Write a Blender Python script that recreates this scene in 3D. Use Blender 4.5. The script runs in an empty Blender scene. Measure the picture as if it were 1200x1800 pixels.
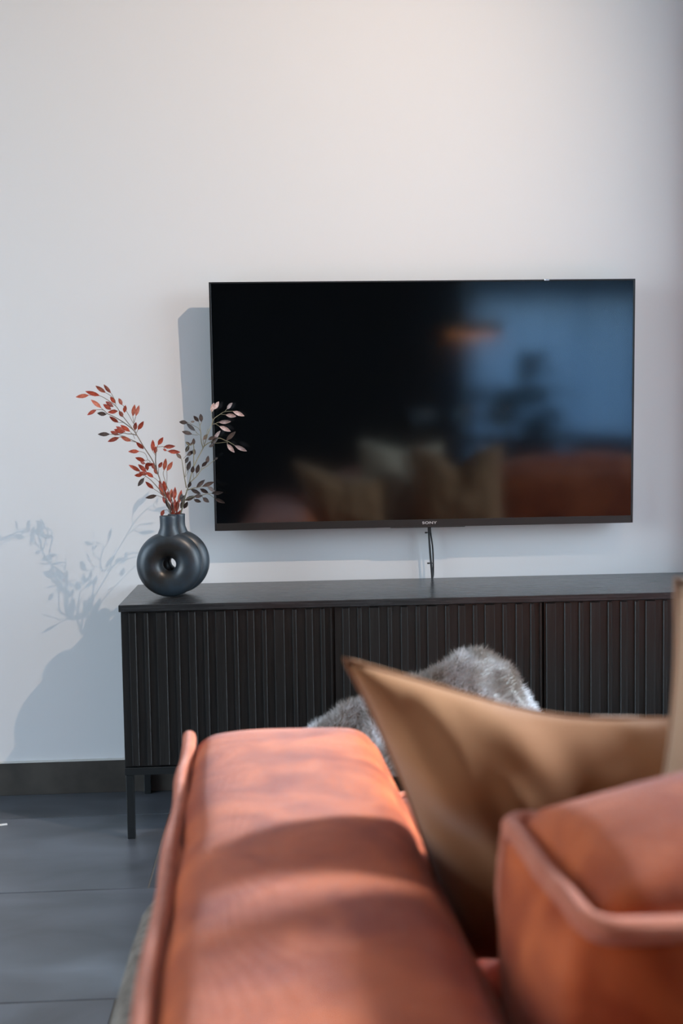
import bpy, bmesh, math, random
from mathutils import Vector, Matrix, noise
random.seed(7)
S = bpy.context.scene
C = S.collection
PI = math.pi

# ------------------------------------------------------------------ camera
cam_d = bpy.data.cameras.new('camera')
cam = bpy.data.objects.new('camera', cam_d); C.objects.link(cam)
cam_d.sensor_fit = 'VERTICAL'; cam_d.sensor_height = 36.0; cam_d.sensor_width = 24.0
cam_d.lens = 40.0; cam_d.clip_start = 0.05
CR = Vector((0.9984, -0.0567, -0.0157)); CF = Vector((0.0553, 0.9963, -0.0662))
CF.normalize(); CR = (CR - CF*CR.dot(CF)).normalized(); CU = CR.cross(CF)
M = Matrix((( CR.x, CU.x, -CF.x, 0.4206), (CR.y, CU.y, -CF.y, -3.3664), (CR.z, CU.z, -CF.z, 1.0450), (0, 0, 0, 1)))
cam.matrix_world = M
cam_d.dof.use_dof = True; cam_d.dof.focus_distance = 3.2; cam_d.dof.aperture_fstop = 3.2
S.camera = cam

# ------------------------------------------------------------------ sky, daylight portals, exposure
S.view_settings.view_transform = 'Standard'; S.view_settings.look = 'None'
S.view_settings.gamma = 1; S.view_settings.use_curve_mapping = False
S.view_settings.exposure = 0.0
W = bpy.data.worlds.new('sky'); S.world = W; W.use_nodes = True
nt = W.node_tree; nt.nodes.clear()
wo = nt.nodes.new('ShaderNodeOutputWorld'); bg = nt.nodes.new('ShaderNodeBackground')
tc = nt.nodes.new('ShaderNodeTexCoord'); sx = nt.nodes.new('ShaderNodeSeparateXYZ')
mr = nt.nodes.new('ShaderNodeMapRange'); rp = nt.nodes.new('ShaderNodeValToRGB')
nt.links.new(tc.outputs['Generated'], sx.inputs[0]); nt.links.new(sx.outputs['Z'], mr.inputs['Value'])
mr.inputs['From Min'].default_value = -1; mr.inputs['From Max'].default_value = 1
nt.links.new(mr.outputs[0], rp.inputs[0])
e = rp.color_ramp.elements
e[0].position = 0.0; e[0].color = (0.16, 0.18, 0.19, 1)
e[1].position = 1.0; e[1].color = (0.42, 0.62, 1.0, 1)
q = e.new(0.49); q.color = (0.30, 0.34, 0.36, 1)
q = e.new(0.52); q.color = (0.82, 0.915, 1.0, 1)
q = e.new(0.70); q.color = (0.66, 0.81, 1.0, 1)
nt.links.new(rp.outputs[0], bg.inputs[0]); bg.inputs[1].default_value = 8.9
nt.links.new(bg.outputs[0], wo.inputs[0])

def portal(loc, rot, sxx, syy):
    d = bpy.data.lights.new('daylight_portal', 'AREA'); d.shape = 'RECTANGLE'; d.size = sxx; d.size_y = syy
    d.cycles.is_portal = True
    o = bpy.data.objects.new('daylight_portal', d); C.objects.link(o); o.location = loc; o.rotation_euler = rot
portal((3.72, -1.55, 1.50), (0, PI/2, 0), 2.8, 2.7)        # right wall window
portal((-2.72, -2.20, 1.35), (0, -PI/2, 0), 2.5, 2.4)      # added left window, cool fill for the shadows
portal((2.75, -6.33, .97), (PI/2, 0, 0), 1.5, 1.75)       # back wall window

sun_d = bpy.data.lights.new('sun', 'SUN'); sun_d.energy = 13.5; sun_d.angle = math.radians(8); sun_d.color = (.74, .89, 1.0)
sun = bpy.data.objects.new('sun', sun_d); C.objects.link(sun)
sun.rotation_euler = Vector((-.88, -.23, -.42)).to_track_quat('-Z', 'Y').to_euler()

SPOT = Vector((2.02, -1.75, 3.17)); SPOT_AIM = Vector((-0.78, 0.0, 1.11))
SPOT_W = 225.0

# ------------------------------------------------------------------ helpers
def tag(o, label=None, cat=None, group=None, kind=None):
    if label: o['label'] = label
    if cat: o['category'] = cat
    if group: o['group'] = group
    if kind: o['kind'] = kind
    return o
def link(name, me, mat=None, parent=None, smooth=False):
    o = bpy.data.objects.new(name, me); C.objects.link(o)
    if mat and not me.materials: me.materials.append(mat)
    if parent: o.parent = parent
    if smooth:
        for p in me.polygons: p.use_smooth = True
    return o
def obj(name, bm, mat=None, parent=None, smooth=False):
    me = bpy.data.meshes.new(name); bm.normal_update(); bm.to_mesh(me); bm.free()
    return link(name, me, mat, parent, smooth)
def thing(name, label, cat, loc=(0, 0, 0), rotz=0, group=None):
    o = bpy.data.objects.new(name, None); C.objects.link(o); o.empty_display_size = .1
    o.location = loc; o.rotation_euler = (0, 0, rotz)
    return tag(o, label, cat, group)
def add_box(bm, x0, x1, y0, y1, z0, z1, bev=0.0, seg=1):
    r = bmesh.ops.create_cube(bm, size=1)
    vs = r['verts']
    for v in vs:
        v.co = Vector(((x0+x1)/2 + v.co.x*(x1-x0), (y0+y1)/2 + v.co.y*(y1-y0), (z0+z1)/2 + v.co.z*(z1-z0)))
    if bev:
        es = list({ed for v in vs for ed in v.link_edges})
        bmesh.ops.bevel(bm, geom=es, offset=bev, segments=seg, profile=.5, affect='EDGES')
    return vs
def box(name, b, mat, parent=None, bev=0.0, seg=1):
    bm = bmesh.new(); add_box(bm, *b, bev=bev, seg=seg); return obj(name, bm, mat, parent)
def add_tube(bm, pts, rad, n=8, cap=True):
    pts = [Vector(p) for p in pts]
    rads = rad if isinstance(rad, (list, tuple)) else [rad]*len(pts)
    rings = []; up = None
    for i, p in enumerate(pts):
        a = pts[max(i-1, 0)]; b = pts[min(i+1, len(pts)-1)]
        t = (b-a).normalized()
        if up is None: up = t.orthogonal().normalized()
        up = (up - t*up.dot(t)).normalized(); s = t.cross(up)
        rings.append([bm.verts.new(p + (up*math.cos(2*PI*k/n) + s*math.sin(2*PI*k/n))*rads[i]) for k in range(n)])
    for a, b in zip(rings, rings[1:]):
        for k in range(n): bm.faces.new((a[k], a[(k+1) % n], b[(k+1) % n], b[k]))
    if cap: bm.faces.new(rings[0][::-1]); bm.faces.new(rings[-1])
def add_lathe(bm, prof, n=32, c=(0, 0, 0), capa=False, capb=False):
    rings = []
    for (r, z) in prof:
        rings.append([bm.verts.new((c[0]+r*math.cos(2*PI*k/n), c[1]+r*math.sin(2*PI*k/n), c[2]+z)) for k in range(n)])
    for a, b in zip(rings, rings[1:]):
        for k in range(n): bm.faces.new((a[k], a[(k+1) % n], b[(k+1) % n], b[k]))
    if capa: bm.faces.new(rings[0][::-1])
    if capb: bm.faces.new(rings[-1])
def catmull(P, m=6):
    P = [Vector(p) for p in P]; out = []
    for i in range(len(P)-1):
        p0 = P[max(i-1, 0)]; p1 = P[i]; p2 = P[i+1]; p3 = P[min(i+2, len(P)-1)]
        for k in range(m):
            t = k/m
            out.append(.5*((2*p1)+(p2-p0)*t+(2*p0-5*p1+4*p2-p3)*t*t+(3*p1-p0-3*p2+p3)*t**3))
    out.append(P[-1]); return out

# ------------------------------------------------------------------ materials
def mat(name, col, rough=.6, spec=.5, metal=0., sheen=0., sheen_tint=None, sheen_rough=.4, coat=0.):
    m = bpy.data.materials.new(name); m.use_nodes = True
    b = m.node_tree.nodes['Principled BSDF']
    b.inputs['Base Color'].default_value = (*col, 1); b.inputs['Roughness'].default_value = rough
    b.inputs['Specular IOR Level'].default_value = spec; b.inputs['Metallic'].default_value = metal
    b.inputs['Sheen Weight'].default_value = sheen; b.inputs['Sheen Roughness'].default_value = sheen_rough
    if sheen_tint: b.inputs['Sheen Tint'].default_value = (*sheen_tint, 1)
    b.inputs['Coat Weight'].default_value = coat
    return m
def nodes(m): return m.node_tree, m.node_tree.nodes['Principled BSDF']
def mottle(m, c1, c2, scale=5, detail=4, lo=.35, hi=.65, vec=(1, 1, 1), rough=None, dist=0.):
    t, b = nodes(m)
    co = t.nodes.new('ShaderNodeTexCoord'); mp = t.nodes.new('ShaderNodeMapping'); mp.inputs['Scale'].default_value = vec
    n = t.nodes.new('ShaderNodeTexNoise'); n.inputs['Scale'].default_value = scale; n.inputs['Detail'].default_value = detail
    n.inputs['Distortion'].default_value = dist
    r = t.nodes.new('ShaderNodeValToRGB')
    r.color_ramp.elements[0].position = lo; r.color_ramp.elements[0].color = (*c1, 1)
    r.color_ramp.elements[1].position = hi; r.color_ramp.elements[1].color = (*c2, 1)
    t.links.new(co.outputs['Object'], mp.inputs[0]); t.links.new(mp.outputs[0], n.inputs['Vector'])
    t.links.new(n.outputs['Fac'], r.inputs[0]); t.links.new(r.outputs[0], b.inputs['Base Color'])
    if rough:
        mr = t.nodes.new('ShaderNodeMapRange'); mr.inputs['To Min'].default_value = rough[0]; mr.inputs['To Max'].default_value = rough[1]
        t.links.new(n.outputs['Fac'], mr.inputs['Value']); t.links.new(mr.outputs[0], b.inputs['Roughness'])
    return n
def bump(m, scale=200, strength=.2, dist=.001, vec=(1, 1, 1), kind='noise', detail=2):
    t, b = nodes(m)
    co = t.nodes.new('ShaderNodeTexCoord'); mp = t.nodes.new('ShaderNodeMapping'); mp.inputs['Scale'].default_value = vec
    t.links.new(co.outputs['Object'], mp.inputs[0])
    bp = t.nodes.new('ShaderNodeBump'); bp.inputs['Strength'].default_value = strength; bp.inputs['Distance'].default_value = dist
    if kind == 'weave':
        fac = None
        for ax in ('X', 'Y', 'Z'):
            w = t.nodes.new('ShaderNodeTexWave'); w.bands_direction = ax; w.inputs['Scale'].default_value = scale
            w.inputs['Distortion'].default_value = 1.5; w.inputs['Detail'].default_value = 2
            t.links.new(mp.outputs[0], w.inputs['Vector'])
            if fac is None: fac = w.outputs['Fac']
            else:
                a = t.nodes.new('ShaderNodeMath'); a.operation = 'ADD'
                t.links.new(fac, a.inputs[0]); t.links.new(w.outputs['Fac'], a.inputs[1]); fac = a.outputs[0]
        t.links.new(fac, bp.inputs['Height'])
    else:
        n = t.nodes.new('ShaderNodeTexNoise'); n.inputs['Scale'].default_value = scale; n.inputs['Detail'].default_value = detail
        t.links.new(mp.outputs[0], n.inputs['Vector']); t.links.new(n.outputs['Fac'], bp.inputs['Height'])
    if b.inputs['Normal'].links:
        t.links.new(b.inputs['Normal'].links[0].from_socket, bp.inputs['Normal'])
    t.links.new(bp.outputs[0], b.inputs['Normal'])

m_wall = mat('wall_paint', (.72, .725, .735), .85, .25); bump(m_wall, 130, .12, .0006)
m_wall_dark = mat('dark_silhouette_paint', (.022, .023, .025), .8, .2)  # darkness of the mirrored silhouette put into the wall colour
m_ceil = mat('ceiling_paint', (.78, .78, .78), .9, .2)
m_base = mat('baseboard_tile', (.06, .052, .045), .45); mottle(m_base, (.040, .035, .030), (.075, .066, .056), 9, 6)
m_caulk = mat('white_caulk', (.62, .61, .58), .6)
m_grout = mat('floor_grout', (.17, .165, .155), .8)
m_tile = mat('floor_tile', (.06, .06, .06), .34, .5); mottle(m_tile, (.044, .049, .056), (.118, .131, .154), 2.6, 9, .3, .7, (1, 2.2, 1), (.27, .42), .6)
t, b = nodes(m_tile); b.inputs['IOR'].default_value = 1.9
bump(m_tile, 60, .06, .001, detail=5)
m_ceramic = mat('dark_blue_ceramic', (.035, .05, .062), .38, .6); mottle(m_ceramic, (.016, .014, .012), (.030, .048, .066), 11, 5, .38, .6, (1, 1, 1), (.30, .46))
bump(m_ceramic, 420, .12, .0005)
m_top = mat('black_oak_top', (.02, .021, .022), .34, .5); mottle(m_top, (.016, .017, .018), (.034, .036, .038), 7, 8, .3, .7, (1.2, 30, 30), (.20, .34))
bump(m_top, 40, .12, .0006, (1.5, 40, 1))
m_slat = mat('black_oak', (.014, .0135, .013), .34, .5); mottle(m_slat, (.010, .0098, .0095), (.020, .019, .018), 9, 6, .3, .7, (40, 40, 1.5), (.29, .38))
m_slat_edge = m_slat
m_metal = mat('black_metal', (.012, .014, .015), .38, .5)
m_bezel = mat('tv_bezel', (.035, .037, .04), .35, .5, .6)
m_strip = mat('tv_bottom_strip', (.02, .018, .017), .42, .5)
m_logo = mat('logo_silver', (.72, .72, .72), .3, .5, .3)
m_plastic = mat('black_plastic', (.01, .012, .014), .45)
m_chrome = mat('clear_tab', (.8, .8, .82), .15, .5, .8)
# screen: dark panel with a bluish anti-reflective gloss
m_screen = mat('tv_screen', (.0015, .0017, .002), .07, .5)
t, b = nodes(m_screen); b.inputs['IOR'].default_value = 2.0; b.inputs['Specular Tint'].default_value = (.62, .84, 1, 1)
b.inputs['Roughness'].default_value = .085

def velvet(name, c1, c2, sc=6):
    m = mat(name, c1, .80, .22, sheen=.34, sheen_tint=(1.0, .90, .92), sheen_rough=.36)
    mottle(m, c1, c2, sc*1.8, 10, .36, .66, dist=.6)
    bump(m, 170, .5, .0010, kind='weave'); bump(m, 320, .5, .0012, detail=4); bump(m, 20, .35, .006, detail=5)
    return m
m_rust = velvet('rust_chenille', (.32, .044, .006), (.60, .125, .030))
m_pipe = velvet('rust_piping', (.50, .14, .075), (.60, .19, .11), 20)
m_taupe = mat('taupe_boucle', (.13, .105, .08), .9, .2, sheen=.3); mottle(m_taupe, (.085, .068, .05), (.21, .18, .145), 45, 5); bump(m_taupe, 90, .6, .004)
m_tan = mat('tan_linen', (.40, .22, .12), .85, .2, sheen=.5, sheen_tint=(1, .92, .90)); mottle(m_tan, (.30, .115, .042), (.42, .185, .080), 5, 4); bump(m_tan, 200, .25, .0006, kind='weave')
m_beige = mat('beige_linen', (.52, .33, .21), .85, .2, sheen=.4); bump(m_beige, 200, .25, .0006, kind='weave')
m_furskin = mat('fur_backing', (.19, .165, .145), .95, .1); mottle(m_furskin, (.12, .095, .075), (.36, .35, .34), 7, 4, .4, .6)
m_fur = mat('grey_fur', (.45, .45, .46), .7, .3, sheen=.3); mottle(m_fur, (.34, .30, .27), (.88, .90, .94), 8, 4, .42, .58)
m_leaf_r = mat('rust_leaf', (.38, .075, .035), .5, .5); mottle(m_leaf_r, (.26, .022, .010), (.50, .085, .035), 3, 3)
m_leaf_p = mat('pale_red_leaf', (.55, .24, .17), .5); mottle(m_leaf_p, (.36, .065, .035), (.55, .17, .10), 3, 3)
m_leaf_d = mat('dark_brown_leaf', (.10, .065, .055), .5); mottle(m_leaf_d, (.030, .020, .017), (.10, .062, .048), 3, 3)
m_leaf_lit = mat('lit_leaf', (.48, .36, .34), .5); mottle(m_leaf_lit, (.30, .17, .14), (.60, .46, .44), 3, 3)  # dark leaf with the spotlight's pale highlight put into its colour
m_stem = mat('brown_stem', (.20, .15, .11), .6); m_stem_d = mat('olive_stem', (.21, .19, .12), .6)
m_green = mat('palm_green', (.02, .05, .022), .5); m_pot = mat('dark_pot', (.03, .03, .03), .5)
m_wood = mat('dark_table_wood', (.035, .022, .016), .4); m_chair = mat('charcoal_fabric', (.022, .025, .03), .85)
m_brass = mat('brass', (.55, .33, .12), .3, .5, 1.)
m_frame = mat('window_frame_dark', (.03, .032, .034), .5)
m_paper = mat('white_paper', (.8, .8, .78), .8)
def arch_glass(name, tint=(1, 1, 1), gl=.06):
    m = bpy.data.materials.new(name); m.use_nodes = True; t = m.node_tree; t.nodes.clear()
    o = t.nodes.new('ShaderNodeOutputMaterial'); mx = t.nodes.new('ShaderNodeMixShader'); tr = t.nodes.new('ShaderNodeBsdfTransparent')
    g = t.nodes.new('ShaderNodeBsdfGlossy'); g.inputs['Roughness'].default_value = .02; tr.inputs[0].default_value = (*tint, 1)
    mx.inputs[0].default_value = gl; t.links.new(tr.outputs[0], mx.inputs[1]); t.links.new(g.outputs[0], mx.inputs[2]); t.links.new(mx.outputs[0], o.inputs[0])
    return m
m_glass = arch_glass('window_glass', (.96, .98, .98)); m_wine = arch_glass('wine_glass', (.85, .88, .9), .25)
m_sheer = bpy.data.materials.new('sheer_voile'); m_sheer.use_nodes = True; t = m_sheer.node_tree; t.nodes.clear()
o_ = t.nodes.new('ShaderNodeOutputMaterial'); a1 = t.nodes.new('ShaderNodeMixShader'); a1.inputs[0].default_value = .94
tr = t.nodes.new('ShaderNodeBsdfTransparent'); tl = t.nodes.new('ShaderNodeBsdfTranslucent'); tl.inputs[0].default_value = (.34, .46, .62, 1)
t.links.new(tr.outputs[0], a1.inputs[1]); t.links.new(tl.outputs[0], a1.inputs[2]); t.links.new(a1.outputs[0], o_.inputs[0])
m_bulb = mat('warm_bulb', (1, .6, .25)); t, b = nodes(m_bulb); b.inputs['Emission Color'].default_value = (1, .42, .12, 1); b.inputs['Emission Strength'].default_value = 45
m_lampface = mat('spot_lens', (1, .9, .8)); t, b = nodes(m_lampface); b.inputs['Emission Color'].default_value = (1, .82, .66, 1); b.inputs['Emission Strength'].default_value = 8

# ------------------------------------------------------------------ room shell
X0, X1, Y0, ZC = -2.6, 3.6, -6.2, 3.25
def struct(name, b, m, bev=0): return tag(box(name, b, m, bev=bev), kind='structure')
struct('wall_front', (X0-.2, X1+.2, 0, .2, -.1, ZC), m_wall)
struct('ceiling', (X0-.2, X1+.2, Y0-.2, .2, ZC, ZC+.15), m_ceil)
def wall_with_hole(name, axis, c0, c1, a0, a1, h0, h1, z0, z1, m):
    """wall slab between a0..a1 along its run, c0..c1 thick, with a rectangular hole h0..h1 by z0..z1"""
    bm = bmesh.new()
    for (p, q, r, s) in ((a0, h0, -.1, ZC), (h1, a1, -.1, ZC), (h0, h1, -.1, z0), (h0, h1, z1, ZC)):
        if axis == 'y': add_box(bm, c0, c1, p, q, r, s)
        else: add_box(bm, p, q, c0, c1, r, s)
    return tag(obj(name, bm, m), kind='structure')
wall_with_hole('wall_right', 'y', X1, X1+.2, Y0-.2, 0, -2.90, -.20, .10, 2.90, m_wall)
wall_with_hole('wall_left', 'y', X0-.2, X0, Y0-.2, 0, -3.40, -1.00, .10, 2.60, m_wall)  # hole for the added fill window
bm = bmesh.new(); add_box(bm, X0, 1.96, Y0-.2, Y0, -.1, ZC)
tag(obj('wall_back', bm, m_wall_dark), kind='structure')
wb = wall_with_hole('wall_back', 'x', Y0-.2, Y0, 1.96, X1, 2.0, 3.5, .10, 1.85, m_wall)
# unseen pier, added to shade the right end of the television wall
struct('shade_pier', (1.735, 1.98, -.13, 0, 0, ZC), m_wall)
def window(name, axis, c, h0, h1, z0, z1, mull):
    w = bpy.data.objects.new(name, None); C.objects.link(w); tag(w, kind='structure')
    fr = .05
    def bar(nm, a, b2, za, zb, d=.035, mm=m_frame):
        if axis == 'y': return box(nm, (c-d, c+d, a, b2, za, zb), mm, w, .004 if mm is m_frame else 0)
        return box(nm, (a, b2, c-d, c+d, za, zb), mm, w, .004 if mm is m_frame else 0)
    bar('jamb', h0, h0+fr, z0, z1); bar('jamb', h1-fr, h1, z0, z1)
    bar('head_rail', h0+fr, h1-fr, z1-fr, z1); bar('bottom_rail', h0+fr, h1-fr, z0, z0+fr)
    xs = [h0+fr]+mull+[h1-fr]
    for m_ in mull: bar('mullion', m_-.025, m_+.025, z0+fr, z1-fr)
    for a, b2 in zip(xs, xs[1:]): bar('pane', a+(.0251 if a in mull else 0), b2-(.0251 if b2 in mull else 0), z0+fr, z1-fr, .004, m_glass)
    return w
window('window_1', 'y', X1+.12, -2.90, -.20, .10, 2.90, [-1.55])
window('fill_window', 'y', X0-.12, -3.40, -1.00, .10, 2.60, [-2.20])  # window added on the left for bluish fill light
window('window_2', 'x', Y0-.12, 2.0, 3.5, .10, 1.85, [2.98])
# sheer curtain in front of the back window
bm = bmesh.new(); N = 120; rows = []
for i in range(N+1):
    u = i/N; x = 2.0+u*1.55; yy = Y0+.06+.018*math.sin(u*90)+.01*math.sin(u*41+1)
    rows.append([bm.verts.new((x, yy, z)) for z in (.02, .6, 1.3, 1.93)])
for a, c_ in zip(rows, rows[1:]):
    for k in range(3): bm.faces.new((a[k], c_[k], c_[k+1], a[k+1]))
cur = thing('sheer_curtain', 'sheer white curtain over the far window, seen only mirrored in the screen', 'curtain', (0, 0, 0))
obj('fabric', bm, m_sheer, cur, True)
bm = bmesh.new(); add_tube(bm, [(1.97, Y0+.06, 1.95), (3.58, Y0+.06, 1.95)], .014, 10); obj('rail', bm, m_frame, cur, True)

# floor: grout bed with tiles
fl = struct('floor', (X0, X1, Y0, 0, -.10, -.002), m_grout)
TD, TW, G = .527, 1.06, .0022
cache = {}
def tile_mesh(w, d, m, h=.0035):
    k = (round(w, 3), round(d, 3))
    if k not in cache:
        bm = bmesh.new(); add_box(bm, 0, w, 0, d, -h, 0, .0008)
        me = bpy.data.meshes.new('tile'); bm.to_mesh(me); bm.free(); me.materials.append(m); cache[k] = me
    return cache[k]
row = 0; y1 = 0.0
ys = [0.0, -.222]
while ys[-1] > Y0+.02: ys.append(max(ys[-1]-TD, Y0))
for r_, (ya, yb) in enumerate(zip(ys, ys[1:])):
    off = .100 if r_ % 2 == 1 else .100+TW/2
    x = off - TW*math.ceil((off-X0)/TW)
    while x < X1-.01:
        a = max(x, X0); b_ = min(x+TW, X1)
        if b_-a > .03 and ya-yb > .03:
            o = link('tile', tile_mesh(b_-a-2*G, ya-yb-2*G, m_tile), None, fl); o.location = (a+G, yb+G, 0)
        x += TW
# baseboards
bb = struct('baseboard_front', (X0, 1.735, -.011, 0, 0, .097), m_base, .0008)
box('caulk_line', (X0, 1.735, -.012, 0, .0971, .1005), m_caulk, bb)
struct('baseboard_left', (X0, X0+.011, Y0, -.011, 0, .097), m_base)

# ------------------------------------------------------------------ ceiling spotlight
sp = thing('ceiling_spotlight', 'small white spotlight on the ceiling above the sofa, outside the picture', 'lamp', (SPOT.x, SPOT.y, ZC))
q = (SPOT_AIM-SPOT).to_track_quat('-Z', 'Y')
bm = bmesh.new(); add_lathe(bm, [(.045, -.018), (.045, 0)], 24, capa=True, capb=True); obj('ceiling_plate', bm, m_paper, sp)
bm = bmesh.new(); add_lathe(bm, [(.034, .085), (.038, .08), (.040, -.012), (.036, -.012), (.034, .0)], 24, capa=True)
can = obj('lamp_head', bm, m_paper, sp, False); can.location = SPOT-Vector((SPOT.x, SPOT.y, ZC)); can.rotation_mode = 'QUATERNION'; can.rotation_quaternion = q
bm = bmesh.new(); add_lathe(bm, [(.0335, .004), (.0335, .006)], 20, capa=True, capb=True)
ln = obj('lens', bm, m_lampface, sp); ln.location = can.location; ln.rotation_mode = 'QUATERNION'; ln.rotation_quaternion = q
ld = bpy.data.lights.new('spot_bulb', 'SPOT'); ld.energy = SPOT_W; ld.color = (1, .77, .60); ld.spot_size = math.radians(81); ld.spot_blend = 1.0
ld.shadow_soft_size = .009
lo = bpy.data.objects.new('spot_bulb', ld); C.objects.link(lo); lo.parent = sp
lo.location = can.location + q @ Vector((0, 0, -.022)); lo.rotation_mode = 'QUATERNION'; lo.rotation_quaternion = q

# ------------------------------------------------------------------ television cabinet
CW, CD, CH = 1.666, .415, .619
cab = thing('tv_cabinet', 'long low black cabinet with vertical slatted doors under the television', 'cabinet', (0.003, -.008-CD, 0))
box('top_panel', (0, CW, 0, CD, CH-.018, CH), m_top, cab, .0012)
bm = bmesh.new(); add_box(bm, .004, .020, .016, CD-.005, .190, CH-.0185, .0006); obj('side_panel', bm, m_slat, cab)
bm = bmesh.new(); add_box(bm, CW-.020, CW-.004, .016, CD-.005, .190, CH-.0185, .0006); obj('side_panel', bm, m_slat, cab)
box('bottom_panel', (.0205, CW-.0205, .020, CD-.005, .190, .206), m_slat, cab)
box('back_panel', (.0205, CW-.0205, CD-.012, CD-.006, .2065, CH-.019), m_slat, cab)
for x in (.555, 1.111): box('divider_panel', (x-.008, x+.008, .022, CD-.0125, .2065, CH-.019), m_slat, cab)
bm = bmesh.new()
add_box(bm, .004, CW-.004, .004, .022, .1705, .1895, .0008); add_box(bm, .004, CW-.004, CD-.024, CD-.006, .1705, .1895, .0008)
add_box(bm, .004, .022, .0225, CD-.0245, .1705, .1895); add_box(bm, CW-.022, CW-.004, .0225, CD-.0245, .1705, .1895)
obj('base_rail', bm, m_metal, cab)
for x in (.006, CW-.026):
    for y in (.006, CD-.030): box('leg', (x, x+.020, y, y+.020, 0, .170), m_metal, cab, .0015, 2)
for (x, y) in ((CW/2-.010, .010), (CW/2-.010, CD-.034)): box('leg', (x, x+.020, y, y+.020, 0, .170), m_metal, cab, .0015, 2)
ZB, ZT = .192, CH-.0195
pat = [26, 47.3, 78.8, 101, 129.3, 150.8, 181.5, 203, 231.5, 252.6, 284, 305.5, 334, 355]
wid = ['M', 'N', 'W', 'N', 'M', 'N', 'W', 'N', 'M', 'N', 'W', 'N', 'M', 'N']
pat3 = [21, 48.5, 70, 101, 122, 150, 171, 201, 222.5, 250.5, 272, 302.5, 324, 352]
wid3 = ['W', 'M', 'N', 'W', 'N', 'M', 'N', 'W', 'N', 'M', 'N', 'W', 'N', 'M']
ww = {'W': .0265, 'M': .0185, 'N': .0108}
for k in range(3):
    xa = .0045+k*.5545; xb = xa+.5475
    P_, W_ = (pat3, wid3) if k == 2 else (pat, wid)
    bm = bmesh.new(); add_box(bm, xa, xb, .0095, .0155, ZB, ZT, .0005)
    d = obj('door', bm, m_slat, cab)
    # slim end stile
    box('edge_strip', (xb-.0050, xb-.0002, .0035, .0094, ZB+.001, ZT-.001), m_slat, d)
    for p, w in zip(P_, W_):
        xr = xa + p*.5475/368.; wl = ww[w]
        me = cache.get(('s', w))
        if me is None:
            bm = bmesh.new(); add_box(bm, -wl, 0, .0040, .0094, ZB+.0015, ZT-.0015, .0019, 1)
            me = bpy.data.meshes.new('slat'); bm.to_mesh(me); bm.free(); me.materials.append(m_slat); cache[('s', w)] = me
        s_ = link('slat', me, None, d); s_.location.x = max(xr, xa+wl+.001)

# ------------------------------------------------------------------ television
TVW, TVH, TH = 1.228, .7095, .030
tv = thing('television', 'large black flat television hung on the wall above the cabinet', 'television', (.850, -.080, 1.1325))
tv.rotation_euler = (TH, 0, 0)
BZ = .0055; ST = .0215
hw, hh = TVW/2, TVH/2
bm = bmesh.new(); add_box(bm, -hw, hw, .006, .030, -hh, hh, .002, 2); obj('housing', bm, m_plastic, tv)
bm = bmesh.new(); add_box(bm, -.38, .38, .0305, .040, -hh+.03, .18, .004, 2); obj('rear_housing', bm, m_plastic, tv)
bm = bmesh.new()
add_box(bm, -hw, -hw+BZ, -.001, .0058, -hh, hh, .0006); add_box(bm, hw-BZ, hw, -.001, .0058, -hh, hh, .0006)
add_box(bm, -hw+BZ, hw-BZ, -.001, .0058, hh-.0045, hh, .0006)
obj('bezel', bm, m_bezel, tv)
box('bottom_strip', (-hw+BZ, hw-BZ, -.0015, .0058, -hh, -hh+ST), m_strip, tv, .0006)
box('screen', (-hw+BZ, hw-BZ, .0010, .0058, -hh+ST, hh-.0045), m_screen, tv)
box('sensor_bar', (-.105, .115, -.004, .003, -hh-.0018, -hh+.0015), m_strip, tv, .0012)
box('top_tab', (.348, .362, -.0030, .006, hh-.004, hh+.0015), m_chrome, tv, .001)
cu = bpy.data.curves.new('t', 'FONT'); cu.body = 'SONY'; cu.size = .0125; cu.extrude = .0004; cu.align_x = 'CENTER'; cu.align_y = 'CENTER'; cu.space_character = 1.08; cu.offset = .00015
tmp = bpy.data.objects.new('t', cu); C.objects.link(tmp); bpy.context.view_layer.update()
me = bpy.data.meshes.new_from_object(tmp.evaluated_get(bpy.context.evaluated_depsgraph_get())); bpy.data.objects.remove(tmp)
me.materials.clear()
lg = link('logo', me, m_logo, tv); lg.rotation_euler = (PI/2, 0, 0); lg.location = (.010, -.0020, -hh+.0115); lg.scale = (1.22, .82, 1)
tag(lg, 'silver SONY lettering on the bottom strip')
bm = bmesh.new(); add_box(bm, -.20, .20, .0405, .062, -.10, .10, .003); obj('wall_bracket', bm, m_metal, tv)

# power leads
cord = thing('power_cord', 'black cables tied together hanging from television to cabinet', 'cable', (.868, -.035, .56))
bm = bmesh.new()
add_tube(bm, catmull([(-.003, -.004, .26), (-.006, -.004, .215), (-.003, -.004, .15), (.002, -.003, .08), (.006, -.002, .02), (.012, .012, -.03)], 6), .0032, 8)
obj('cable', bm, m_plastic, cord, True)
bm = bmesh.new()
add_tube(bm, catmull([(.002, -.001, .26), (-.001, -.001, .21), (.006, 0, .15), (.007, 0, .08), (.004, .001, .045), (.015, .012, -.03)], 6), .0024, 8)
obj('cable', bm, m_plastic, cord, True)
for z, dx in ((.198, -.005), (.107, .001)):
    bm = bmesh.new(); add_tube(bm, [(dx-.001+.0066*math.cos(a), -.002+.0055*math.sin(a), z) for a in [k*PI/6 for k in range(13)]], .0012, 6, False)
    add_box(bm, dx-.0125, dx-.0055, -.005, -.0015, z-.0022, z+.0022, .0005)
    obj('cable_tie', bm, m_plastic, cord)

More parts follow.
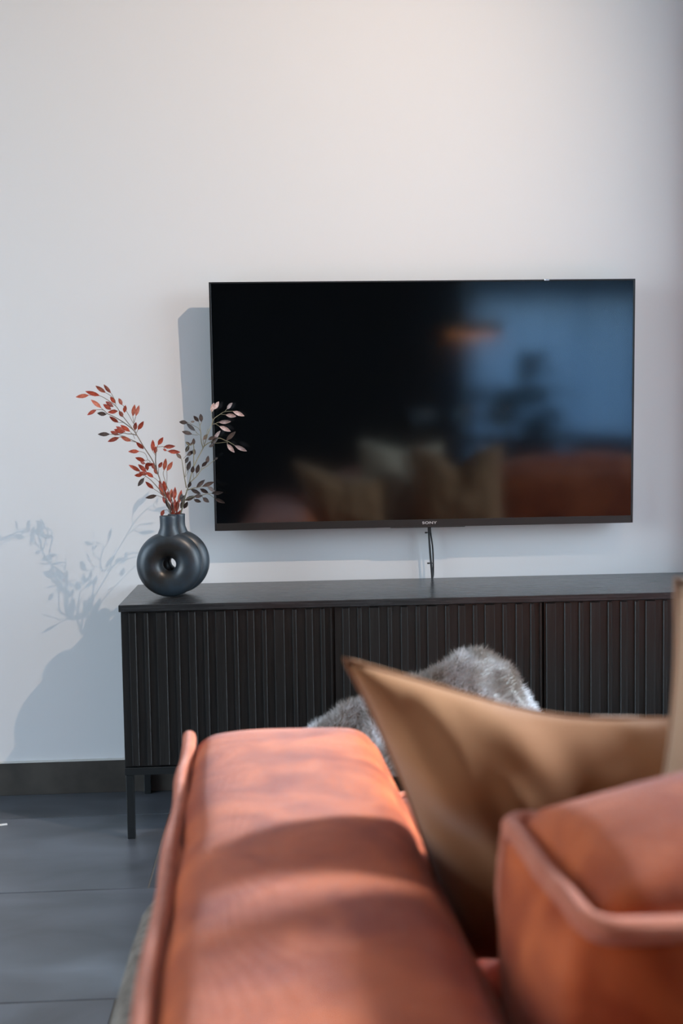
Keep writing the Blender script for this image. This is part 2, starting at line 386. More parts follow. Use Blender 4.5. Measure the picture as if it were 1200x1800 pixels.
# ------------------------------------------------------------------ donut vases
def vase_mesh():
    bm = bmesh.new()
    RM, RI, TY, cz = .0530, .0355, .0335, .0890
    n, k = 72, 28
    g = []
    for i in range(n):
        a = 2*PI*i/n; ring = []
        for j in range(k):
            t_ = 2*PI*j/k
            c_, s_ = math.cos(t_), math.sin(t_)
            c2 = math.copysign(abs(c_)**.92, c_); s2 = math.copysign(abs(s_)**.92, s_)
            r = RM + RI*c2; y = TY*s2
            x = r*math.cos(a); z = cz + r*math.sin(a)
            if z < .0022: z = .0022*(1-.0*c_)      # flat standing foot
            z = max(z, .0006)
            ring.append(bm.verts.new((x, y, z)))
        g.append(ring)
    for i in range(n):
        for j in range(k):
            bm.faces.new((g[i][j], g[(i+1) % n][j], g[(i+1) % n][(j+1) % k], g[i][(j+1) % k]))
    return bm
def neck_mesh():
    bm = bmesh.new(); n = 40
    prof = [(.0375, .150, .8), (.0330, .165, .85), (.0275, .178, .95), (.0240, .187, 1), (.0232, .196, 1), (.0234, .212, 1), (.0238, .2185, 1), (.0232, .2205, 1), (.0212, .2205, 1), (.0205, .2185, 1), (.0200, .200, 1), (.0195, .180, 1)]
    rings = [[bm.verts.new((r*math.cos(2*PI*k/n), r*f_*.93*math.sin(2*PI*k/n), z)) for k in range(n)] for r, z, f_ in prof]
    for a, b_ in zip(rings, rings[1:]):
        for k in range(n): bm.faces.new((a[k], a[(k+1) % n], b_[(k+1) % n], b_[k]))
    bm.faces.new(rings[-1])
    return bm
YAW = -.02
VF = Vector((.124, -.283, CH)); VB = VF + Vector((.0155, .0690, 0))
for nm, lb, loc in (('front', 'dark blue ceramic ring vase nearest the camera on the cabinet, empty neck', VF),
                    ('back', 'dark blue ceramic ring vase behind its twin, holding the leafy branches', VB)):
    v = thing('ring_vase', lb, 'vase', loc, YAW, None)
    obj('body', vase_mesh(), m_ceramic, v, True); obj('neck', neck_mesh(), m_ceramic, v, True)

# ------------------------------------------------------------------ leafy branches
# coordinates below: millimetre-like units in the plane of the spray, turned into metres from the mouth of the back vase
PX = 1/640.
def zr(p): return ((140+p[0]/7.5-307)*PX, (897-(660+p[1]/7.5))*PX)      # left spray sketch
def zd(p): return ((290+p[0]/7.5-307)*PX, (897-(690+p[1]/7.5))*PX)      # right spray sketch
def depth_l(x, z): return -.10*min(max(z, 0)/.33, 1)*.5 + .085*noise.noise(Vector((x*11, z*11, 1.3)))*min(1, max(0, z)/.05)
def depth_r(x, z): return -.02*z/.3 + .085*noise.noise(Vector((x*11, z*11, 7.7)))*min(1, max(0, z)/.05)
def leaf_mesh(m):
    bm = bmesh.new(); rings = []
    prof = [(0, .0), (.10, .35), (.30, .90), (.52, 1.0), (.75, .72), (.92, .28), (1.0, .0)]
    L_, R_, M_ = [], [], []
    for tq, w in prof:
        M_.append(bm.verts.new((tq, 0, -.035*math.sin(tq*PI))))
        if w > 0: L_.append(bm.verts.new((tq, w*.5, .05*w))); R_.append(bm.verts.new((tq, -w*.5, .05*w)))
    for S_, flip in ((L_, 0), (R_, 1)):
        bm.faces.new((M_[0], M_[1], S_[0])) if flip == 0 else bm.faces.new((M_[0], S_[0], M_[1]))
        for i in range(len(S_)-1):
            f = (M_[i+1], M_[i+2], S_[i+1], S_[i]); bm.faces.new(f if flip == 0 else f[::-1])
        f = (M_[-2], M_[-1], S_[-1]); bm.faces.new(f if flip == 0 else f[::-1])
    me = bpy.data.meshes.new('leaf'); bm.to_mesh(me); bm.free(); me.materials.append(m)
    for p in me.polygons: p.use_smooth = True
    return me
def spray(name, label, stems, leaves, cv, depth, mstem, loc, wleaf):
    t_ = thing(name, label, 'branch', loc)
    bm = bmesh.new()
    for st, r0, r1 in stems:
        P = []
        for p in st:
            x, z = cv(p); P.append(Vector((x, depth(x, z), z)))
        Q = catmull(P, 4); add_tube(bm, Q, [r0+(r1-r0)*i/(len(Q)-1) for i in range(len(Q))], 6)
    stem = obj('stem', bm, mstem, t_, True)
    for (a, b_, me) in leaves:
        x0, z0 = cv(a); x1, z1 = cv(b_)
        A = Vector((x0, depth(x0, z0), z0)); B = Vector((x1, depth(x0, z0)+random.uniform(-.012, .012), z1))
        B = A+(B-A)*1.13; d_ = B-A; L_ = d_.length
        lf = link('leaf', me, None, stem)
        xa = d_.normalized(); nrm = Vector((random.uniform(-.55, .55), -1, random.uniform(-.5, .5)))
        nrm = (nrm - xa*nrm.dot(xa)).normalized(); ya = nrm.cross(xa)
        R_ = Matrix((xa, ya, nrm)).transposed().to_4x4()
        wd = max(min(L_*.48, wleaf), .0055)
        lf.matrix_local = Matrix.Translation(A) @ R_ @ Matrix.Diagonal((L_, wd, L_*.6, 1))
        # short petiole joins in the stem mesh are implied by leaf base lying on a twig
    return t_
lr, lp, ldk, l_lit = leaf_mesh(m_leaf_r), leaf_mesh(m_leaf_p), leaf_mesh(m_leaf_d), leaf_mesh(m_leaf_lit)
R1, R2 = .0016, .0007
stems_r = [([(1245, 2010), (1215, 1900), (1180, 1750), (1120, 1500), (1060, 1310), (980, 1090), (860, 880), (770, 720), (700, 620), (600, 480), (540, 360), (470, 290), (360, 225), (210, 212)], .0022, R2),
 ([(1250, 2010), (1240, 1900), (1225, 1750), (1200, 1560), (1150, 1380), (1110, 1250), (1120, 1200)], .0018, R2),
 ([(1250, 2000), (1260, 1850), (1270, 1720), (1300, 1600), (1330, 1500)], .0018, R2),
 ([(1240, 2000), (1210, 1880), (1170, 1760), (1130, 1660)], .0018, R2),
 ([(740, 670), (600, 560), (500, 490), (430, 450), (390, 405), (310, 400)], R1, R2), ([(430, 450), (410, 455)], R2, R2), ([(600, 560), (540, 565)], R2, R2), ([(400, 415), (370, 380)], R2, R2),
 ([(765, 730), (700, 715), (640, 712), (580, 700), (520, 715), (410, 715)], R1, R2), ([(740, 780), (720, 730), (680, 685)], R2, R2), ([(640, 770), (580, 740), (520, 755)], R2, R2),
 ([(850, 900), (770, 830), (680, 790), (600, 750), (520, 725)], R1, R2), ([(760, 825), (680, 812)], R2, R2),
 ([(540, 340), (530, 260), (505, 195)], R2, R2), ([(530, 260), (480, 215), (440, 190)], R2, R2), ([(740, 580), (690, 480), (650, 410), (625, 350), (610, 340)], R2, R2),
 ([(765, 700), (750, 600), (740, 490)], R2, R2), ([(750, 570), (785, 490)], R2, R2), ([(770, 710), (800, 665)], R2, R2),
 ([(1020, 1180), (1010, 1080), (1030, 960), (1050, 890), (1060, 865)], R1, R2), ([(1050, 890), (1110, 885), (1130, 888), (1170, 940), (1290, 955)], R2, R2), ([(1020, 1000), (985, 945)], R2, R2),
 ([(900, 1060), (880, 990), (850, 960), (790, 945)], R2, R2), ([(1000, 1180), (930, 1080), (900, 1060), (860, 1070)], R2, R2), ([(930, 1090), (860, 1108)], R2, R2), ([(890, 1080), (885, 1200)], R2, R2),
 ([(1120, 1530), (1020, 1400), (940, 1320), (870, 1270), (835, 1240)], R1, R2), ([(1060, 1360), (1010, 1310), (975, 1290)], R2, R2), ([(870, 1270), (855, 1290)], R2, R2),
 ([(1150, 1600), (1060, 1490), (985, 1435)], R2, R2), ([(1130, 1570), (1025, 1520)], R2, R2), ([(1150, 1400), (1160, 1300), (1160, 1200)], R2, R2), ([(1040, 1260), (1045, 1200), (1050, 1150)], R2, R2),
 ([(1200, 1850), (1140, 1730), (1100, 1730), (1090, 1720)], R2, R2)]
L = lr; Pq = lp; D = ldk
leaves_r = [((210, 212), (60, 232), Pq), ((365, 225), (210, 175), L), ((440, 190), (335, 110), Pq), ((505, 195), (425, 95), Pq), ((540, 320), (480, 245), L), ((372, 382), (260, 285), Pq),
 ((310, 400), (200, 460), L), ((420, 460), (320, 445), D), ((540, 565), (440, 490), L), ((510, 365), (415, 300), L), ((480, 400), (385, 335), L), ((550, 415), (440, 430), L), ((612, 342), (570, 260), Pq),
 ((625, 440), (640, 350), L), ((605, 495), (555, 420), L), ((740, 490), (765, 350), Pq), ((785, 490), (825, 360), Pq), ((750, 670), (775, 575), L), ((800, 665), (875, 565), L), ((680, 685), (565, 605), L),
 ((610, 690), (495, 620), L), ((585, 695), (470, 655), L), ((520, 725), (415, 680), L), ((415, 714), (270, 712), D), ((520, 757), (380, 805), L), ((680, 810), (560, 755), Pq), ((860, 915), (780, 830), L),
 ((790, 945), (665, 945), L), ((860, 1070), (750, 1030), L), ((860, 1110), (795, 1085), L), ((985, 945), (990, 810), L), ((1020, 980), (1022, 890), L), ((1060, 865), (1125, 775), L), ((1130, 890), (1270, 882), L),
 ((1170, 940), (1130, 920), L), ((1180, 945), (1330, 960), L), ((800, 1212), (665, 1130), L), ((880, 1220), (780, 1125), L), ((890, 1250), (790, 1225), L), ((975, 1290), (885, 1225), L), ((835, 1252), (735, 1258), L),
 ((855, 1290), (775, 1390), D), ((985, 1435), (895, 1345), L), ((1025, 1520), (895, 1545), D), ((970, 1125), (885, 1110), L), ((1005, 1185), (950, 1105), L), ((1045, 1165), (1095, 1095), L), ((1120, 1200), (1150, 1055), Pq),
 ((1160, 1205), (1230, 1095), Pq), ((890, 1200), (885, 1110), L), ((1110, 1450), (1055, 1340), L), ((1130, 1450), (1110, 1345), L), ((1160, 1570), (1095, 1450), L), ((1110, 1550), (1045, 1400), L), ((1190, 1740), (1120, 1600), D),
 ((1092, 1722), (1050, 1800), L), ((1030, 1250), (990, 1180), Pq), ((1230, 1600), (1245, 1440), L), ((1290, 1640), (1325, 1480), L), ((1190, 1640), (1150, 1490), L), ((1250, 1760), (1290, 1600), L), ((1230, 1800), (1190, 1640), L),
 ((1220, 1720), (1235, 1600), L), ((1250, 1850), (1310, 1740), L), ((1220, 1850), (1210, 1740), L), ((1180, 1590), (1200, 1460), Pq), ((1265, 1880), (1340, 1790), L), ((1235, 1880), (1255, 1760), L), ((1140, 1650), (1080, 1560), L), ((1120, 1490), (1130, 1380), L)]
mouth = VB + Vector((0, 0, .2205))
spray('leafy_branch', 'rust red leafy branch reaching up to the left from the rear vase', stems_r, leaves_r, zr, depth_l, m_stem, mouth, .0118)
stems_d = [([(130, 1700), (180, 1570), (225, 1430), (270, 1310), (320, 1170), (360, 1030), (380, 960), (430, 840), (510, 690), (545, 600), (580, 500), (620, 400), (650, 310), (720, 255), (790, 215), (900, 210)], .0022, R2),
 ([(290, 1200), (270, 1060), (250, 920), (240, 850), (230, 825)], R1, R2), ([(275, 1060), (290, 960), (280, 870)], R2, R2), ([(280, 1060), (330, 970)], R2, R2),
 ([(390, 930), (392, 780), (395, 640), (350, 650), (300, 610), (330, 660), (290, 735)], R1, R2), ([(260, 820), (300, 780)], R2, R2),
 ([(510, 690), (495, 600), (490, 490), (480, 400), (500, 350)], R1, R2), ([(490, 480), (460, 430), (410, 400), (320, 352), (225, 345)], R2, R2), ([(480, 520), (440, 490), (425, 465)], R2, R2), ([(455, 520), (385, 510)], R2, R2), ([(480, 400), (465, 345)], R2, R2),
 ([(510, 680), (570, 630), (650, 590), (720, 562), (790, 590), (840, 610), (920, 660)], R1, R2), ([(620, 630), (720, 625), (820, 615), (820, 640)], R2, R2), ([(540, 560), (580, 440)], R2, R2), ([(520, 640), (520, 580)], R2, R2),
 ([(630, 380), (670, 375), (720, 405)], R2, R2), ([(650, 380), (710, 352)], R2, R2), ([(640, 330), (620, 260), (625, 200)], R2, R2), ([(740, 245), (805, 255)], R2, R2), ([(790, 215), (820, 180)], R2, R2), ([(630, 220), (655, 180)], R2, R2),
 ([(340, 1130), (430, 1050), (480, 975), (560, 920), (650, 850)], R1, R2), ([(430, 1050), (425, 1015)], R2, R2), ([(390, 1080), (380, 1000)], R2, R2), ([(480, 975), (490, 930)], R2, R2),
 ([(290, 1230), (350, 1215), (400, 1200), (490, 1190), (550, 1190), (600, 1240)], R1, R2), ([(240, 1380), (300, 1340), (400, 1310), (490, 1300), (560, 1290), (640, 1350)], R1, R2), ([(400, 1310), (380, 1350)], R2, R2), ([(480, 1300), (490, 1335)], R2, R2), ([(560, 1290), (600, 1285)], R2, R2)]
Lit = l_lit
leaves_d = [((620, 220), (650, 108), Lit), ((655, 182), (710, 88), Lit), ((820, 180), (890, 108), Lit), ((900, 210), (1035, 268), Lit), ((805, 255), (925, 275), Lit), ((710, 352), (858, 345), Lit), ((720, 405), (852, 468), Lit),
 ((385, 508), (262, 472), D), ((425, 465), (318, 372), D), ((412, 340), (365, 348), D), ((465, 345), (408, 275), D), ((500, 350), (485, 252), D), ((320, 355), (220, 345), D), ((515, 585), (567, 518), D),
 ((578, 582), (662, 545), D), ((650, 580), (732, 478), Lit), ((610, 640), (700, 560), D), ((810, 595), (922, 492), D), ((820, 640), (905, 742), Lit), ((920, 660), (1062, 730), Lit), ((580, 675), (640, 650), D),
 ((355, 650), (300, 608), D), ((350, 642), (400, 612), D), ((395, 650), (398, 568), D), ((290, 738), (330, 655), D), ((300, 782), (382, 728), D), ((230, 825), (170, 752), D), ((285, 880), (325, 805), D), ((310, 980), (352, 862), D),
 ((395, 785), (395, 700), D), ((370, 1012), (388, 925), D), ((425, 1018), (455, 908), D), ((488, 932), (552, 868), D), ((545, 895), (568, 800), D), ((648, 842), (690, 820), D), ((418, 1200), (522, 1108), D),
 ((490, 1190), (632, 1138), D), ((345, 1215), (462, 1272), D), ((462, 1215), (560, 1268), D), ((548, 1190), (642, 1262), D), ((598, 1285), (742, 1272), D), ((640, 1350), (760, 1412), D), ((258, 1368), (382, 1318), D),
 ((385, 1312), (487, 1308), D), ((375, 1358), (462, 1388), D), ((490, 1335), (567, 1392), D), ((318, 1200), (348, 1125), D), ((212, 1385), (215, 1290), D), ((230, 1485), (282, 1398), D), ((190, 1480), (240, 1370), D), ((205, 1400), (250, 1310), D)]
spray('leafy_branch', 'dark brown leafy branch reaching right in front of the television edge', stems_d, leaves_d, zd, depth_r, m_stem_d, mouth, .0118)

# ------------------------------------------------------------------ soft shapes
def cushion(bm, w, d, h, bul=(.03, .03, .03), rnd=.05, n=22, nz=.0, seed=0, zoff=0.):
    """boxed cushion centred on x,y and standing on z=0, faces bulged, rounded edges, slight lumps"""
    r = bmesh.ops.create_cube(bm, size=2)
    fs = list({f for v in r['verts'] for f in v.link_faces})
    bmesh.ops.subdivide_edges(bm, edges=list({ed for f in fs for ed in f.edges}), cuts=n, use_grid_fill=True)
    H = Vector((w/2, d/2, h/2))
    for v in bm.verts:
        u = v.co.copy()
        p = Vector((u.x*H.x, u.y*H.y, u.z*H.z))
        c_ = Vector([max(-(H[i]-rnd), min(H[i]-rnd, p[i])) for i in range(3)])
        d_ = p-c_
        if d_.length > 1e-6: p = c_ + d_.normalized()*min(max(abs(d_.x), abs(d_.y), abs(d_.z)), rnd)
        for i in range(3):
            j, k = (i+1) % 3, (i+2) % 3
            s_ = max(0, abs(u[i])-.55)/.45
            p[i] += math.copysign(1, u[i])*bul[i]*s_*(1-u[j]**2)**.7*(1-u[k]**2)**.7
        if nz:
            q_ = noise.noise_vector(Vector((p.x*7+seed, p.y*7, p.z*7)))
            p += q_*nz
        v.co = p + Vector((0, 0, h/2))
    return H
def piping_path(w, d, z, rad, rnd=.03, m=6, wob=.0, seed=0):
    """closed loop round a rounded rectangle at height z"""
    P = []
    for (cx, cy, a0) in ((w/2-rnd, d/2-rnd, 0), (-w/2+rnd, d/2-rnd, PI/2), (-w/2+rnd, -d/2+rnd, PI), (w/2-rnd, -d/2+rnd, 1.5*PI)):
        for k in range(m+1):
            a = a0+PI/2*k/m; P.append(Vector((cx+rnd*math.cos(a), cy+rnd*math.sin(a), z)))
    Q = []
    for a, b_ in zip(P, P[1:]+P[:1]):
        nseg = max(1, int((b_-a).length/.03))
        for k in range(nseg):
            p = a.lerp(b_, k/nseg); p += noise.noise_vector(p*9+Vector((seed, 0, 0)))*wob; Q.append(p)
    return Q
def closed_tube(bm, Q, ra, rb=None, n=10):
    rb = rb or ra; rings = []
    N_ = len(Q)
    for i, p in enumerate(Q):
        t_ = (Q[(i+1) % N_]-Q[i-1]).normalized(); up = Vector((0, 0, 1)); s_ = t_.cross(up).normalized()
        rings.append([bm.verts.new(p + up*math.sin(2*PI*k/n)*rb + s_*math.cos(2*PI*k/n)*ra) for k in range(n)])
    for i in range(N_):
        a, b_ = rings[i], rings[(i+1) % N_]
        for k in range(n): bm.faces.new((a[k], a[(k+1) % n], b_[(k+1) % n], b_[k]))
def pillow(name, label, cat_, w, h, th, m, loc, rot, dip=0., pinch=.10, seed=0, fold=.008, group=None, quad=None, dw=.34):
    """knife-edge scatter pillow; local x across, local z up, thickness on y"""
    t_ = thing(name, label, cat_, loc, 0, group); t_.rotation_euler = rot
    quad = quad or ((-w/2, 0), (w/2, 0), (w/2, h), (-w/2, h))     # BL, BR, TR, TL
    def flat(u, v):
        uu = u*(1-pinch*(1-v*v)*abs(u)); vv = v*(1-pinch*(1-u*u)*abs(v))
        a, b2, c2, d2 = (1-uu)*(1-vv)/4, (1+uu)*(1-vv)/4, (1+uu)*(1+vv)/4, (1-uu)*(1+vv)/4
        return [a*quad[0][i]+b2*quad[1][i]+c2*quad[2][i]+d2*quad[3][i] for i in (0, 1)]
    bm = bmesh.new(); n = 40; V = {}
    for s_ in (1, -1):
        for i in range(n+1):
            for j in range(n+1):
                u = -1+2*i/n; v = -1+2*j/n
                edge = i in (0, n) or j in (0, n)
                if edge and s_ == -1: V[s_, i, j] = V[1, i, j]; continue
                x, z = flat(u, v)
                T = ((1-u**4)*(1-v**4))**.75*(1-.12*(u*u+v*v)/2)
                y = s_*th/2*T
                # folds radiating from the pulled-in parts
                fo = noise.noise(Vector((u*2.2+seed, v*2.2, s_*3.1)))*1.2 + .6*noise.noise(Vector((u*5+seed, v*2.5+u*2, s_*3.1+5)))
                y += fold*fo*min(1, T*2.5)
                if dip:
                    g_ = math.exp(-(u/dw)**2)*max(0, (v+.35)/1.35)**1.6
                    z -= dip*g_*h; y *= 1-.35*g_
                    crease = math.exp(-(u/.12)**2)*max(0, (v+.2)/1.2)
                    y -= s_*.018*crease*T
                V[s_, i, j] = bm.verts.new((x, y, z))
        for i in range(n):
            for j in range(n):
                f = [V[s_, i, j], V[s_, i+1, j], V[s_, i+1, j+1], V[s_, i, j+1]]
                if s_ == 1: f = f[::-1]
                bm.faces.new(f)
    obj('cover', bm, m, t_, True)
    # sewn edge
    E = [V_ for V_ in []]
    P = []
    for i in range(n): P.append((-1+2*i/n, -1))
    for j in range(n): P.append((1, -1+2*j/n))
    for i in range(n): P.append((1-2*i/n, 1))
    for j in range(n): P.append((-1, 1-2*j/n))
    Q = []
    for u, v in P:
        x, z = flat(u, v)
        if dip: z -= dip*math.exp(-(u/dw)**2)*max(0, (v+.35)/1.35)**1.6*h
        Q.append(Vector((x, 0, z)))
    bm = bmesh.new(); rings = []
    for i, p in enumerate(Q):
        tt = (Q[(i+1) % len(Q)]-Q[i-1]).normalized(); up = Vector((0, 1, 0)); s2 = tt.cross(up).normalized()
        rings.append([bm.verts.new(p + up*math.sin(2*PI*k/6)*.0018 + s2*math.cos(2*PI*k/6)*.0022) for k in range(6)])
    for i in range(len(Q)):
        a, b_ = rings[i], rings[(i+1) % len(Q)]
        for k in range(6): bm.faces.new((a[k], a[(k+1) % 6], b_[(k+1) % 6], b_[k]))
    obj('seam', bm, m, t_, True)
    return t_

# ------------------------------------------------------------------ sofa
SO = Vector((.262, -1.535, 0))      # far outer corner of its left arm
sofa = thing('sofa', 'rust orange corner sofa with piped cushions and taupe base, seen from behind', 'sofa', SO, 0)
sofa.rotation_euler = (0, 0, 0.033)
SL = 2.45; BD = 1.16
# taupe body
bm = bmesh.new(); cushion(bm, .36, 1.30, .245, (.034, .04, .0), .05, 14, .004, 3); o = obj('arm_base', bm, m_taupe, sofa, True); o.location = (.115, -.63, .085); tag(o, 'taupe textured base under the arm')
bm = bmesh.new(); cushion(bm, SL-.30, BD+.32, .16, (.0, .02, .0), .03, 10, .002, 4); o = obj('seat_base', bm, m_taupe, sofa, True); o.location = (.255+(SL-.30)/2, -.35, .085)
for (x, y) in ((.06, -.10), (.06, -1.15), (SL-.15, -1.0), (SL-.15, .28), (.42, .28)):
    bm = bmesh.new(); add_lathe(bm, [(.016, 0), (.022, .088)], 12, capa=True, capb=True); o = obj('foot', bm, m_metal, sofa, True); o.location = (x, y, 0)
# arm pad
AW, AL = .315, 1.27
bm = bmesh.new(); cushion(bm, AW, AL, .285, (.012, .02, .045), .055, 24, .006, 9)
arm = obj('arm_pad', bm, m_rust, sofa, True); arm.location = (AW/2, -AL/2, .285)
# raised seam along the outer top edge and down the far outer corner
path = [(.016, .000, -.10), (.006, .004, .03), (.002, .002, .16), (-.002, -.004, .245), (.000, -.020, .282), (.002, -.06, .284), (.001, -.14, .277), (-.001, -.24, .282), (.003, -.36, .279), (-.001, -.50, .281), (.002, -.66, .278), (-.001, -.82, .281), (.002, -1.00, .278), (0, -1.20, .278)]
bm = bmesh.new(); add_tube(bm, catmull([Vector(p)+Vector((-AW/2+.008, AL/2-.004, 0)) for p in path], 6), .0105, 10)
obj('piping', bm, m_pipe, arm, True)
# back frame and seats
bm = bmesh.new(); cushion(bm, SL-.36, .16, .40, (.0, .01, .015), .03, 12, .002, 5); o = obj('back_frame', bm, m_taupe, sofa, True); o.location = (.34+(SL-.36)/2, -1.16, .17)
sw = (SL-.36)/2
for k in range(2):
    bm = bmesh.new(); cushion(bm, sw-.012, 1.22, .175, (.008, .015, .02), .045, 16, .004, 20+k)
    sc = obj('seat_cushion', bm, m_rust, sofa, True); sc.location = (.338+sw*(k+.5), -.46, .247)
    bm = bmesh.new(); closed_tube(bm, piping_path(sw-.02, 1.205, .160, .006, .05), .006); obj('piping', bm, m_pipe, sc, True)

def back_cushion(label, x, w, yaw, z, d=.245, h=.30, y=-1.0, seed=0):
    c_ = thing('back_cushion', label, 'cushion', (0, 0, 0))
    bm = bmesh.new(); cushion(bm, w, d, h, (.020, .035, .080), .030, 26, .008, seed)
    o = obj('cover', bm, m_rust, c_, True)
    bm = bmesh.new()
    closed_tube(bm, piping_path(w+.004, d+.004, h-.010, .01, .022, 5, .009, seed), .0095, .0105)
    for sx_ in (-1, 1):
        for sy_ in (1,):
            pp = [(sx_*(w/2-.004), sy_*(d/2-.004), h-.012), (sx_*(w/2+.001), sy_*(d/2+.001), h-.07), (sx_*(w/2-.002), sy_*(d/2), h*.5), (sx_*(w/2-.004), sy_*(d/2-.004), .02)]
            add_tube(bm, catmull(pp, 5), .0085, 8)
    obj('piping', bm, m_pipe, c_, True)
    c_.location = (x, y, z); c_.rotation_euler = (0, 0, yaw)
    return c_
back_cushion('rust back cushion with piped corner, nearest the camera at lower right', .997, .72, .07, .444, .235, .240, -2.408, 31)
back_cushion('rust back cushion behind the camera view on the right half of the sofa', 1.93, .98, .03, .446, .235, .29, -2.36, 47)

# pillows
pillow('scatter_pillow', 'tan linen scatter pillow with pointed corner leaning behind the near rust cushion', 'pillow', .44, .38, .19, m_tan,
       (.715, -2.10, .440), (math.radians(9), 0, math.radians(3)), dip=.045, pinch=.075, seed=2, fold=.016, dw=.6,
       quad=((-.10, 0), (.22, 0), (.225, .285), (-.232, .375)))
pillow('scatter_pillow', 'light tan scatter pillow cut off by the right edge of the photo', 'pillow', .46, .46, .13, m_beige,
       (1.040, -2.190, .440), (math.radians(10), 0, math.radians(-5)), dip=.03, pinch=.12, seed=8,
       quad=((-.275, .02), (.21, 0), (.19, .44), (-.217, .465)))
pillow('scatter_pillow', 'tan scatter pillow with chopped top, mirrored in the middle of the screen', 'pillow', .44, .44, .14, m_tan,
       (1.26, -2.035, .440), (math.radians(8), 0, math.radians(2)), dip=.20, pinch=.08, seed=14)

# fur throw heaped on the seat front
th_ = thing('fur_throw', 'fluffy grey and white fur throw heaped on the far seat', 'blanket', (.70, -1.16, .42))
def heap(x, y):
    a = .172*math.exp(-(((x-.115)/.135)**2+((y)/.12)**2)) + .085*math.exp(-(((x+.10)/.16)**2+((y+.01)/.12)**2))
    a += .03*noise.noise(Vector((x*11, y*11, 2.2))) + .014*noise.noise(Vector((x*26, y*26, 5)))
    return a
bm = bmesh.new(); n = 64; G_ = {}
for i in range(n+1):
    for j in range(n+1):
        u = -1+2*i/n; v = -1+2*j/n
        sq = Vector((u*math.sqrt(1-v*v/2), v*math.sqrt(1-u*u/2)))
        x, y = sq.x*.275, sq.y*.19; r_ = sq.length
        z = heap(x, y)*(1-r_**6)+.006
        G_[i, j] = bm.verts.new((x, y, max(z, .004)))
for i in range(n):
    for j in range(n): bm.faces.new((G_[i, j], G_[i+1, j], G_[i+1, j+1], G_[i, j+1]))
obj('backing', bm, m_furskin, th_, True)
random.seed(3); vs, fs = [], []
for k in range(26000):
    while True:
        x = random.uniform(-.275, .275); y = random.uniform(-.19, .19)
        if (x/.275)**2+(y/.19)**2 < .99: break
    r_ = math.sqrt((x/.275)**2+(y/.19)**2); z = max(heap(x, y)*(1-r_**6)+.006, .004); e_ = .004
    nx = -(heap(x+e_, y)-heap(x-e_, y))/(2*e_); ny = -(heap(x, y+e_)-heap(x, y-e_))/(2*e_)
    N_ = Vector((nx, ny, 1)).normalized()
    d_ = (N_ + Vector((random.gauss(0, .35), random.gauss(0, .35), random.gauss(-.15, .3))) + Vector((.25, -.1, 0))).normalized()
    Lf = random.uniform(.010, .022); s2 = d_.cross(Vector((random.random(), random.random(), random.random()))).normalized()*.0007
    b0 = Vector((x, y, z-.001)); i0 = len(vs)
    vs += [b0-s2, b0+s2, b0+d_*Lf]; fs.append((i0, i0+1, i0+2))
me = bpy.data.meshes.new('fur'); me.from_pydata([tuple(v) for v in vs], [], fs)
tag(link('fur', me, m_fur, th_), kind='stuff')

# scrap on the floor at the left edge
bm = bmesh.new(); add_box(bm, -.012, .012, -.006, .004, .0002, .004, .001); bmesh.ops.rotate(bm, verts=bm.verts, cent=(0, 0, 0), matrix=Matrix.Rotation(.3, 3, 'Z'))
sc_ = obj('paper_scrap', bm, m_paper); sc_.location = (-.347, -.275, 0); tag(sc_, 'tiny white scrap lying on the floor tiles at the left edge', 'scrap')

# ------------------------------------------------------------------ the room behind the camera, seen mirrored in the screen
dt = thing('dining_table', 'dark wooden dining table mirrored faintly in the television', 'table', (2.0, -4.68, 0))
box('tabletop', (-.85, .85, -.36, .36, .715, .75), m_wood, dt, .004)
for x in (-.75, .75):
    for y in (-.28, .28): box('leg', (x-.03, x+.03, y-.03, y+.03, 0, .7145), m_wood, dt, .003)
def glass_mesh():
    bm = bmesh.new(); add_lathe(bm, [(.034, 0), (.034, .002), (.006, .006), (.004, .02), (.004, .085), (.015, .095), (.034, .12), (.039, .145), (.036, .175), (.031, .20), (.0302, .20), (.035, .175), (.038, .145), (.033, .121), (.014, .097), (.001, .094)], 20, capa=True)
    me = bpy.data.meshes.new('wine_glass'); bm.to_mesh(me); bm.free(); me.materials.append(m_wine)
    for p in me.polygons: p.use_smooth = True
    return me
gm = glass_mesh()
for i, (x, y) in enumerate([(1.40, -4.55), (1.50, -4.72), (1.66, -4.5), (1.76, -4.68), (1.90, -4.52), (2.02, -4.66)]):
    tag(link('wine_glass', gm), 'clear wine glass among six on the mirrored dining table', 'glass', 'wine glasses on the mirrored dining table').location = (x, y, .75)
def chair(x, y, rz, lb):
    c_ = thing('dining_chair', lb, 'chair', (x, y, 0), rz)
    bm = bmesh.new(); cushion(bm, .48, .46, .09, (.01, .01, .015), .03, 8); o = obj('seat', bm, m_chair, c_, True); o.location = (0, 0, .40)
    bm = bmesh.new(); n = 20; R0, R1_ = .27, .235; rings = []
    for k in range(n+1):
        a = -.15+(PI+.3)*k/n; top = .76-.05*abs(math.cos(a))**3
        rings.append([bm.verts.new((r*math.cos(a), r*math.sin(a)*.9-.02, z)) for r, z in ((R1_, .46), (R0, .46), (R0+.01, top-.02), ((R0+R1_)/2, top), (R1_+.005, top-.02))])
    for a, b_ in zip(rings, rings[1:]):
        for k in range(5): bm.faces.new((a[k], b_[k], b_[(k+1) % 5], a[(k+1) % 5]))
    bm.faces.new(rings[0]); bm.faces.new(rings[-1][::-1])
    obj('backrest', bm, m_chair, c_, True)
    for sx_ in (-1, 1):
        for sy_ in (-1, 1):
            bm = bmesh.new(); add_tube(bm, [(sx_*.19, sy_*.17, .40), (sx_*.22, sy_*.20, 0)], [.016, .011], 10); obj('leg', bm, m_metal, c_, True)
chair(1.95, -4.02, 0, 'charcoal curved dining chair, left one mirrored above the sofa back')
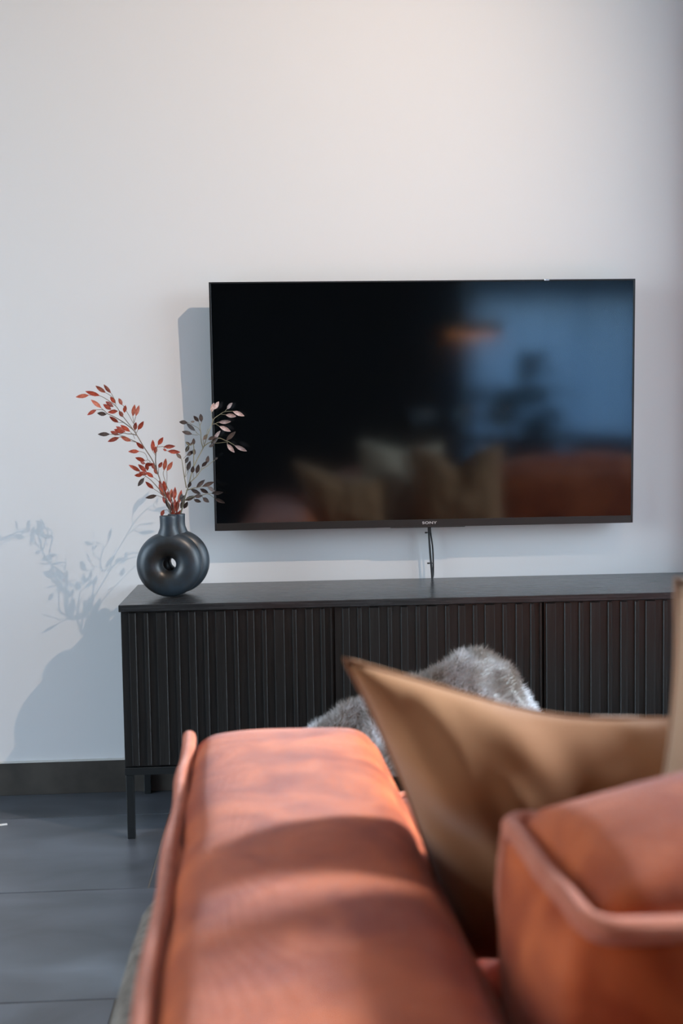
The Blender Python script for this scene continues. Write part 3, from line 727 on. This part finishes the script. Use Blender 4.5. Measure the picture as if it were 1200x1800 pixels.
chair(2.52, -3.98, .1, 'charcoal curved dining chair, right one mirrored above the sofa back')
pl = thing('potted_palm', 'potted palm mirrored as a dark silhouette in the screen', 'plant', (2.30, -5.58, 0))
bm = bmesh.new(); add_lathe(bm, [(.13, 0), (.17, .30), (.165, .30), (.15, .27)], 24, capa=True, capb=True); obj('pot', bm, m_pot, pl, True)
bm = bmesh.new()
for k in range(5): add_tube(bm, [(.05*math.cos(k*1.3), .05*math.sin(k*1.3), .26), (.08*math.cos(k*1.3), .08*math.sin(k*1.3), .9)], [.012, .007], 6)
obj('trunk', bm, m_green, pl, True)
random.seed(12)
for f in range(26):
    a = 2*PI*f/26*2.4+random.uniform(-.3, .3); L_ = random.uniform(.38, .50); el = random.uniform(.15, 1.3); z0 = random.uniform(.70, 1.12)
    bm = bmesh.new(); pts = []
    for i in range(9):
        s_ = i/8; r_ = .06+L_*s_*math.cos(el)+.0; z = z0+L_*s_*math.sin(el)-.22*s_*s_
        pts.append(Vector((r_*math.cos(a), r_*math.sin(a), z)))
    add_tube(bm, pts, [.004]*8+[.001], 5)
    for i in range(2, 9):
        t_ = (pts[i]-pts[i-1]).normalized(); side = t_.cross(Vector((0, 0, 1))).normalized()
        for s3 in (-1, 1):
            for q2 in (0, .5):
                b0 = pts[i-1].lerp(pts[i], q2); tip = b0+side*s3*.17*math.sin(PI*(i/9.5))+t_*.08-Vector((0, 0, .03))
                w_ = t_*.017
                bm.faces.new([bm.verts.new(p) for p in (b0-w_, b0+w_, (b0+tip)/2+w_*1.3, tip, (b0+tip)/2-w_*1.3)])
    obj('frond', bm, m_green, pl)
pe = thing('pendant_lamp', 'brass ring pendant lamp with warm glow mirrored in the screen', 'lamp', (1.80, -4.75, 1.46))
bm = bmesh.new(); add_lathe(bm, [(.20, 0), (.205, 0), (.205, .085), (.20, .085), (.20, 0)], 40); obj('shade', bm, m_brass, pe, True)
bm = bmesh.new(); add_lathe(bm, [(.150, .01), (.192, .01), (.192, .022), (.150, .022), (.150, .01)], 40); obj('glowing_ring', bm, m_bulb, pe, True)
bm = bmesh.new(); add_tube(bm, [(0, 0, .05), (0, 0, ZC-1.46)], .004, 6)
for k in range(3): add_tube(bm, [(0, 0, .30), (.2*math.cos(k*2.09), .2*math.sin(k*2.09), .075)], .002, 5)
obj('cord', bm, m_metal, pe)
